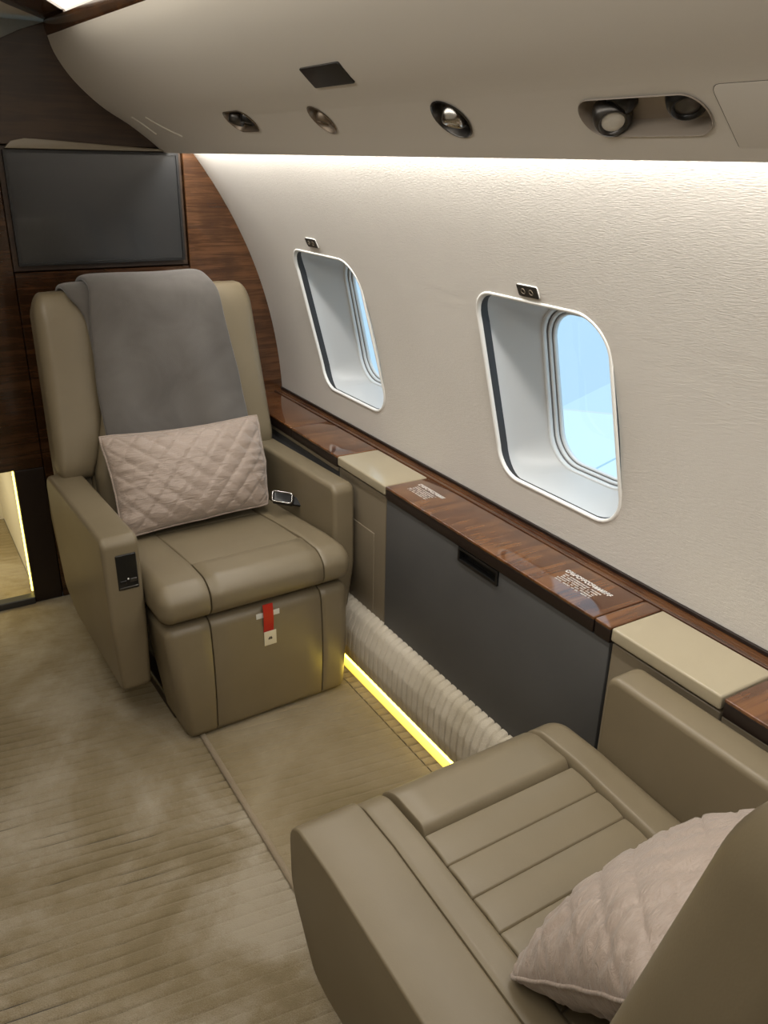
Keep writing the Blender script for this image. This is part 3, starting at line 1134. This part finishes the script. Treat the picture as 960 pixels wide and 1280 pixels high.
# red pull tab on the footrest
pt = []
for i in range(9):
    z = 0.374 - 0.088 * i / 8
    pt.append((-0.106 - 0.004 * math.sin(i / 8 * math.pi), z))
poly = pt + [(y - 0.0015, z) for y, z in reversed(pt)]
strap = prism('pull_strap', poly, -0.018 + 0.0, 0.012, 0, 'red_ribbon', chair1, axis=0, angle=50)
strap['label'] = 'red ribbon pull strap'
tagm = rbox('tag', (-0.018, 0.019, -0.1105, -0.1085, 0.245, 0.289), 0.0008, 'card', strap)
vs, fs = [], []
for (x0, x1, z0, z1) in [(-0.006, -0.001, 0.263, 0.267), (0.0, 0.006, 0.263, 0.268), (-0.004, 0.0, 0.267, 0.271), (0.001, 0.004, 0.268, 0.272)]:
    b0 = len(vs)
    vs += [(x0, -0.1108, z0), (x1, -0.1108, z0), (x1, -0.1108, z1), (x0, -0.1108, z1)]
    fs.append((b0, b0 + 1, b0 + 2, b0 + 3))
mk('tag_print', vs, fs, 'wood_edge', strap, False, False)
rbox('white_label', (-0.036, 0.034, -0.1038, -0.1020, 0.332, 0.348), 0.0005, 'sticker', strap)

# ------------------------------------------------------------------ throw over the chair back


def blanket():
    o_root = empty('throw_blanket', (0.735, 2.50, 0.62))
    tag(o_root, 'grey fleece throw hanging folded over the chair back', 'blanket')
    yaw = math.radians(2.0)
    cxw, cyw = 0.76, 1.955

    def toworld(xp, y, z):
        return (cxw + xp * math.cos(yaw) - y * math.sin(yaw) - 0.735, cyw + xp * math.sin(yaw) + y * math.cos(yaw) - 2.50, z - 0.62)

    def path(off, zb_front, zb_rear):
        """front bottom -> over the top -> rear, following the back's surface"""
        pts = []

        def f(z, base):
            return base + 0.22 * (z - 0.5)
        for i in range(19):
            z = zb_front + (1.065 - zb_front) * i / 18
            bul = 0.018 * math.sin(math.pi * min(1, max(0, (z - 0.45) / 0.35)))
            pts.append((f(z, 0.484 - off) - bul, z))
        yc0, yc1 = f(1.12, 0.505), f(1.12, 0.61)
        for i in range(1, 12):
            th = math.pi * i / 12
            r_ = (f(1.1, 0.645 + off) - f(1.1, 0.484 - off)) / 2
            yc = (f(1.1, 0.645 + off) + f(1.1, 0.484 - off)) / 2
            pts.append((yc - r_ * math.cos(th), 1.075 + (0.052 + off) * math.sin(th) ** 0.7))
        for i in range(10):
            z = 1.065 - (1.065 - zb_rear) * i / 9
            pts.append((f(z, 0.645 + off), z))
        return pts

    def sheet(name, off, zf, zr, xl, xr, seed, th):
        pts = path(off, zf, zr)
        n = len(pts)
        nx = 30
        rnd = random.Random(seed)
        ph = [rnd.uniform(0, 6.28) for _ in range(6)]
        verts = []
        L = 0
        for i, (y, z) in enumerate(pts):
            t_ = i / (n - 1)
            for j in range(nx + 1):
                u = j / nx
                x0, x1 = xl(t_), xr(t_)
                x = x0 + (x1 - x0) * u
                hang = max(0.0, 1 - i / 18) if i < 18 else 0
                d = 0.009 * (0.35 * min(1.0, (18 - i) / 5) + 0.65 * hang ** 0.8 if i < 18 else 0.0) * (math.sin(u * 10 + ph[0] - 2.2 * hang) + 0.5 * math.sin(u * 21 + ph[1] - 3.5 * hang)) - 0.002 * hang
                d += 0.004 * math.sin(u * 7 + z * 9 + ph[2])
                # lie soft at the edges
                e = min(u, 1 - u)
                d2 = -0.006 * math.exp(-(e / 0.03) ** 2)
                # normal is -y in front, +z on top, +y behind
                if i < 19:
                    yy, zz = y - d - d2, z
                elif i < 30:
                    yy, zz = y, z + 0.4 * d + d2
                else:
                    yy, zz = y + abs(d), z
                verts.append(toworld(x, yy, zz))
        faces = []
        for i in range(n - 1):
            for j in range(nx):
                a = i * (nx + 1) + j
                faces.append((a, a + 1, a + nx + 2, a + nx + 1))
        o = mk(name, verts, faces, 'throw_fleece', o_root, True, True)
        md = o.modifiers.new('thick', 'SOLIDIFY')
        md.thickness = th
        md.offset = 0.0
        sb = o.modifiers.new('soft', 'SUBSURF')
        sb.levels = 1
        sb.render_levels = 2
        return o

    # t_ = 0 at the front hem, ~0.5 at the top
    def lerp(pairs):
        xs = [p[0] for p in pairs]
        ys = [p[1] for p in pairs]
        return lambda t_: float(np.interp(t_, xs, ys))
    sheet('outer_layer', 0.030, 0.60, 0.86, lerp([(0, -0.228), (0.25, -0.232), (0.45, -0.218), (0.55, -0.20), (1, -0.20)]), lerp([(0, 0.235), (0.25, 0.225), (0.42, 0.200), (0.5, 0.190), (0.55, 0.175), (1, 0.17)]), 4, 0.016)
    sheet('inner_layer', 0.012, 0.64, 0.80, lerp([(0, -0.215), (0.25, -0.22), (0.45, -0.225), (0.52, -0.262), (0.6, -0.265), (1, -0.26)]), lerp([(0, 0.222), (0.25, 0.212), (0.42, 0.187), (0.5, 0.175), (1, 0.16)]), 9, 0.014)
    return o_root


blanket()


# ------------------------------------------------------------------ quilted pillows
def pillow(label, matrix, w=0.50, h=0.31, th=0.13, seed=1, sag=0.0, soft_c=0.02, lean=0.0):
    root = empty('quilted_pillow', (0, 0, 0))
    root.matrix_world = matrix
    tag(root, label, 'pillow', 'pink quilted pillows')
    rnd = random.Random(seed)
    NU, NV = 96, 64
    ph = [rnd.uniform(0, 6.28) for _ in range(8)]

    def outline(u, v):
        # pinched sides, eared corners
        x = u * w / 2 * (1 - 0.05 * (1 - v * v) * abs(u) ** 2)
        z = v * h / 2 * (1 - 0.09 * (1 - u * u) * abs(v) ** 2)
        # soft corners
        e_ = max(0.0, abs(u) + abs(v) - 1.72) / 0.28
        x *= 1 - soft_c * e_ ** 2
        z *= 1 - soft_c * 1.3 * e_ ** 2
        if lean:
            x -= lean * max(0.0, -v) * max(0.0, u)
            z += lean * 0.5 * max(0.0, -v) * max(0.0, u)
        return x, z

    def height(u, v):
        a = max(0.0, 1 - abs(u) ** 2.6)
        b_ = max(0.0, 1 - abs(v) ** 2.4)
        hh = th / 2 * (a ** 0.55) * (b_ ** 0.6)
        x, z = u * w / 2, v * h / 2
        S = 0.070
        g1 = abs(((x + z * 0.95) / S) % 1.0 - 0.5) * 2
        g2 = abs(((x - z * 0.95) / S) % 1.0 - 0.5) * 2
        q = min(1.0, (1 - g1) * 4.0) * min(1.0, (1 - g2) * 4.0)
        groove = 0.0065 * (1 - q ** 0.5)
        # gathered wrinkles along the short ends
        edge = max(0.0, abs(u) - 0.55) / 0.45
        wr = 0.0045 * edge * math.sin(v * 26 + ph[0] + 2.5 * math.sin(v * 5 + ph[1]) + (1.5 if u > 0 else 0)) * (1 - abs(v) ** 4) * (1 - abs(u) ** 12)
        soft = 0.0025 * math.sin(x * 70 + ph[2] + z * 25) * math.sin(z * 95 + ph[3])
        k_ = min(1.0, hh / 0.02)
        return hh + (wr + soft - groove) * k_

    bodyv = []
    faces = []
    for side in (-1, 1):
        base_ = len(bodyv)
        for i in range(NU + 1):
            u = math.sin(math.pi / 2 * (-1 + 2 * i / NU)) * 0.6 + 0.4 * (-1 + 2 * i / NU)
            for j in range(NV + 1):
                v = math.sin(math.pi / 2 * (-1 + 2 * j / NV)) * 0.6 + 0.4 * (-1 + 2 * j / NV)
                x, z = outline(u, v)
                z -= sag * (1 - u * u) * 0.0
                y = side * height(u, v)
                y += sag * u * u
                bodyv.append((x, y, z))
        for i in range(NU):
            for j in range(NV):
                a = base_ + i * (NV + 1) + j
                faces.append((a, a + 1, a + NV + 2, a + NV + 1))
    mk('cover', bodyv, faces, 'pillow_satin', root)
    pts = []
    per = [(-1 + 2 * i / 40, -1) for i in range(40)] + [(1, -1 + 2 * i / 26) for i in range(26)] + [(1 - 2 * i / 40, 1) for i in range(40)] + [(-1, 1 - 2 * i / 26) for i in range(26)]
    for u, v in per:
        x, z = outline(u, v)
        pts.append((x * 1.004, sag * u * u + 0.001 * math.sin(u * 30 + v * 17), z * 1.006))
    tube('piping', pts, 0.0032, 'pillow_satin', root, 6, True)
    return root


def frame_matrix(center, up, right):
    u = Vector(up).normalized()
    r_ = Vector(right)
    r_ = (r_ - u * r_.dot(u)).normalized()
    n = u.cross(r_)      # local y
    m_ = Matrix((r_, n, u)).transposed().to_4x4()
    m_.translation = Vector(center)
    return m_


pillow('pink quilted pillow propped upright below the grey throw', frame_matrix((0.727, 2.312, 0.607), (0, 0.16, 0.27), (1, 0.02, 0.02)), w=0.50, seed=2, lean=0.035)
pillow('pink quilted pillow slumped back in the chair with the lowered armrest', frame_matrix((0.800, 0.474, 0.572), (0.0, -0.22, 0.20), (-1, -0.03, 0.0)), w=0.47, th=0.19, seed=5, soft_c=0.05)

# ------------------------------------------------------------------ television on the bulkhead
tv = empty('television', (0.667, Y_FRONT, 1.338))
tag(tv, 'dark flat television set into the wood bulkhead above the draped chair', 'television')
outer = [(-0.2665, -0.168), (0.2665, -0.168), (0.2665, 0.168), (-0.2665, 0.168)]
inner = offset_poly(outer, 0.008)
rings = [[(x, 0.010, z) for x, z in outer], [(x, -0.012, z) for x, z in outer], [(x, -0.012, z) for x, z in inner], [(x, -0.007, z) for x, z in inner]]
loft('frame', rings, 'screen_frame', tv, True, True, False, 30)
prism('screen', inner, -0.0075, -0.004, 0.0, 'screen_glass', tv, axis=1)
prism('top_band', [(-0.26, 0.171), (0.2665, 0.171), (0.2665, 0.176), (0.10, 0.183), (-0.12, 0.196), (-0.20, 0.2), (-0.24, 0.192)], -0.016, 0.008, 0.002, 'taupe_lacquer', tv, axis=1, seg=2)  # thin taupe band with a wedge outline above the screen


# ------------------------------------------------------------------ small signs above the windows
def wall_sign(yc, zc, w, h, label):
    root = empty('cabin_sign', (wx(zc) - 0.001, yc, zc))
    ang = math.atan(-wdx(zc))
    root.rotation_euler = (0, -ang, 0)
    tag(root, label, 'sign', 'small black signs over the windows')
    poly = round_poly([(-w / 2, -h / 2), (w / 2, -h / 2), (w / 2, h / 2), (-w / 2, h / 2)], 0.003, 3)
    prism('rim', offset_poly(poly, -0.0006), -0.0015, 0.003, 0.0005, 'window_rim', root, axis=0, seg=1)
    prism('plate', poly, -0.0035, -0.0005, 0.0006, 'sign_black', root, axis=0, seg=1)
    for sg in (-1, 1):
        pts = [(-0.0040, sg * w * 0.2 + 0.0058 * math.cos(a), 0.0058 * math.sin(a)) for a in [2 * math.pi * i / 16 for i in range(16)]]
        tube('icon', pts, 0.0008, 'sign_mark', root, 5, True)
    return root


wall_sign(2.298, 1.269, 0.066, 0.027, 'small black sign with two round icons over the window by the bulkhead')
wall_sign(1.320, 1.259, 0.062, 0.026, 'small black sign with two round icons over the window above the two-placard lid')


# ------------------------------------------------------------------ overhead service fittings in the right headliner
def hl_x(z, y):
    zz = [p[1] for p in HP[2:]]
    xx = [p[0] for p in HP[2:]]
    return float(np.interp(z, zz, xx)) + hl_shift(y, z)


def hl_frame(y, z):
    """matrix on the headliner surface: local x along the cabin (+y world), local y down the slope, local z into the cabin"""
    x = hl_x(z, y)
    dz = 0.02
    tang = Vector((hl_x(z - dz, y) - hl_x(z + dz, y), 0, -2 * dz)).normalized()
    lx = Vector((0, 1, 0))
    n = lx.cross(tang)
    if n.x > 0:
        n = -n
    ly = n.cross(lx)
    m_ = Matrix((lx, ly, n)).transposed().to_4x4()
    m_.translation = Vector((x, y, z))
    return m_


def oval(a, b_, n=28, p=2.0):
    out = []
    for i in range(n):
        th = 2 * math.pi * i / n
        c_, s_ = math.cos(th), math.sin(th)
        out.append((a * math.copysign(abs(c_) ** (2 / p), c_), b_ * math.copysign(abs(s_) ** (2 / p), s_)))
    return out


hl_cutters = []


def stadium(a, b_, seg=10):
    return round_poly([(-a, -b_), (a, -b_), (a, b_), (-a, b_)], b_ * 0.985, seg)


def recess(name, label, cat, y, z, poly, depth, mat_cup, rim=0.003, group=None):
    m_ = hl_frame(y, z)
    c = prism('cutter', poly, -0.06, 0.06, 0, 'headliner', axis=2)
    c.matrix_world = m_
    hl_cutters.append(c)
    root = empty(name)
    root.matrix_world = m_
    tag(root, label, cat, group)
    inn = offset_poly(poly, 0.0006)
    in2 = offset_poly(poly, 0.004)
    rings = [[(x, y_, 0.0015) for x, y_ in offset_poly(poly, -rim)], [(x, y_, 0.0028) for x, y_ in offset_poly(poly, -rim * 0.3)], [(x, y_, 0.0010) for x, y_ in inn], [(x, y_, -depth * 0.7) for x, y_ in inn],
             [(x, y_, -depth) for x, y_ in in2]]
    loft('housing', rings, mat_cup, root, True, False, True, 50)
    return root


def eyeball(root, lx, ly, r, mat_ring, mat_face, tilt=(0.3, -0.6), zc=-0.004, nm='nozzle'):
    """swivelling ball with a face turned to one side"""
    ax = Vector((tilt[0], tilt[1], 1)).normalized()
    u = ax.orthogonal().normalized()
    w = ax.cross(u)
    cen = Vector((lx, ly, zc))
    prof = [(0.98, -0.4), (1.0, 0.0), (0.92, 0.38), (0.78, 0.62), (0.70, 0.66), (0.60, 0.60), (0.55, 0.50)]
    rings = [[cen + (u * math.cos(2 * math.pi * i / 24) + w * math.sin(2 * math.pi * i / 24)) * (a * r) + ax * (h * r) for i in range(24)] for a, h in prof]
    b_ = loft(nm, rings, mat_ring, root, True, True, False, 40)
    rings = [[cen + (u * math.cos(2 * math.pi * i / 24) + w * math.sin(2 * math.pi * i / 24)) * (a * r) + ax * (h * r) for i in range(24)] for a, h in [(0.56, 0.5), (0.4, 0.56), (0.15, 0.58), (0.02, 0.58)]]
    loft('face', rings, mat_face, b_, True, False, True, 60)
    return b_


# large oval recess with reading light and air outlet
r1 = recess('service_recess', 'large oval overhead recess holding a reading light and an air outlet', 'overhead unit', 0.795, 1.5545, stadium(0.102, 0.030), 0.022, 'satin_taupe', 0.0015)
eyeball(r1, 0.060, 0.006, 0.026, 'dark_metal', 'lens', (-0.75, 0.15), -0.010, 'reading_light')
eyeball(r1, 0.038, -0.012, 0.020, 'black_plastic', 'black_plastic', (0.2, 0.2), -0.018, 'pivot')
eyeball(r1, -0.062, -0.008, 0.026, 'black_plastic', 'dark_metal', (-0.5, 0.25), -0.018, 'air_nozzle')
# round light
r2 = recess('reading_light', 'round recessed overhead light with bright metal centre, next to the large oval recess', 'light', 1.187, 1.5605, oval(0.040, 0.036), 0.018, 'dark_metal', group='small overhead recesses')
eyeball(r2, 0.0, 0.002, 0.022, 'metal', 'lens', (0.0, 0.5), -0.008, 'lamp')
# two narrow vents
r3 = recess('air_outlet', 'small round recessed air outlet below the black overhead panel', 'air outlet', 1.616, 1.570, oval(0.032, 0.034), 0.018, 'bronze', group='small overhead recesses')
eyeball(r3, 0.0, 0.002, 0.018, 'bronze', 'dark_metal', (0.0, 0.4), -0.008, 'nozzle')
r4 = recess('service_recess', 'small dark overhead recess with two nozzles, the one closest to the bulkhead', 'overhead unit', 2.022, 1.576, stadium(0.070, 0.031), 0.018, 'bronze', group='small overhead recesses')
eyeball(r4, 0.030, -0.002, 0.022, 'dark_metal', 'black_plastic', (0.1, 0.4), -0.008, 'nozzle')
eyeball(r4, -0.035, 0.0, 0.020, 'black_plastic', 'dark_metal', (-0.1, 0.4), -0.008, 'nozzle')
cut(hr, hl_cutters)

# black overhead sign panel
sp = empty('overhead_sign')
sp.matrix_world = hl_frame(1.435, 1.6325)
tag(sp, 'blank black rectangular overhead sign panel on the curved headliner', 'sign')
prism('plate', round_poly([(-0.074, -0.022), (0.074, -0.022), (0.074, 0.022), (-0.074, 0.022)], 0.004, 3), -0.002, 0.003, 0.001, 'sign_black', sp, axis=2, seg=2)

# flush access panel beyond the large recess
pp = empty('access_panel')
pp.matrix_world = hl_frame(0.47, 1.548)
tag(pp, 'flush rectangular access panel with rounded corners beside the large oval recess', 'panel')
pl = round_poly([(-0.205, -0.050), (0.205, -0.050), (0.205, 0.050), (-0.205, 0.050)], 0.012, 4)


def bend(x, y_, z_):
    # follow the slight curve of the headliner
    return (x, y_, z_ - 2.2 * y_ * y_ * 0)


prism('panel', pl, -0.003, 0.0016, 0.0008, 'headliner', pp, axis=2, seg=2)
tube('panel_gap', [(x, y_, 0.0010) for x, y_ in pl], 0.0006, 'taupe_shadow_gap', pp, 5, True)

# two faint moulded ridges near the bulkhead
for (ya, za, yb_, zb_) in [(2.745, 1.603, 2.735, 1.557), (2.63, 1.600, 2.532, 1.550)]:
    pts = []
    for i in range(9):
        t_ = i / 8
        z_ = za + (zb_ - za) * t_
        y_ = ya + (yb_ - ya) * t_ ** 1.8
        pts.append((hl_x(z_, y_) - 0.0003, y_, z_))
    tube('moulded_ridge', pts, 0.0032, 'ceiling_white', ceiling, 6)

# ------------------------------------------------------------------ outside: paved apron below the windows
ground = rbox('ground_outside', (2.2, 60.0, -40.0, 60.0, -2.3, -2.204), 0.01, 'apron')
tag(ground, kind='structure')
slab('apron_slab', [(4.6, 7.77), (9.22, 9.71), (16.15, 12.62), (16.15, 5.0), (10.2, 8.6), (9.22, 9.69)], -2.204, -2.202, 'apron_mid', ground)
slab('apron_slab', [(2.3, 6.72), (9.18, 9.69), (9.84, 9.02), (13.0, 5.5), (13.0, -8.0), (2.3, -8.0)], -2.203, -2.200, 'apron_pale', ground)
slab('painted_line', [(9.16, 9.72), (9.24, 9.74), (13.1, 5.56), (13.02, 5.5)], -2.2, -2.198, 'white_print', ground)
slab('apron_joint', [(4.0, 6.07), (4.0, 6.10), (12.0, 8.70), (12.0, 8.66)], -2.2, -2.198, 'wing_line', ground)
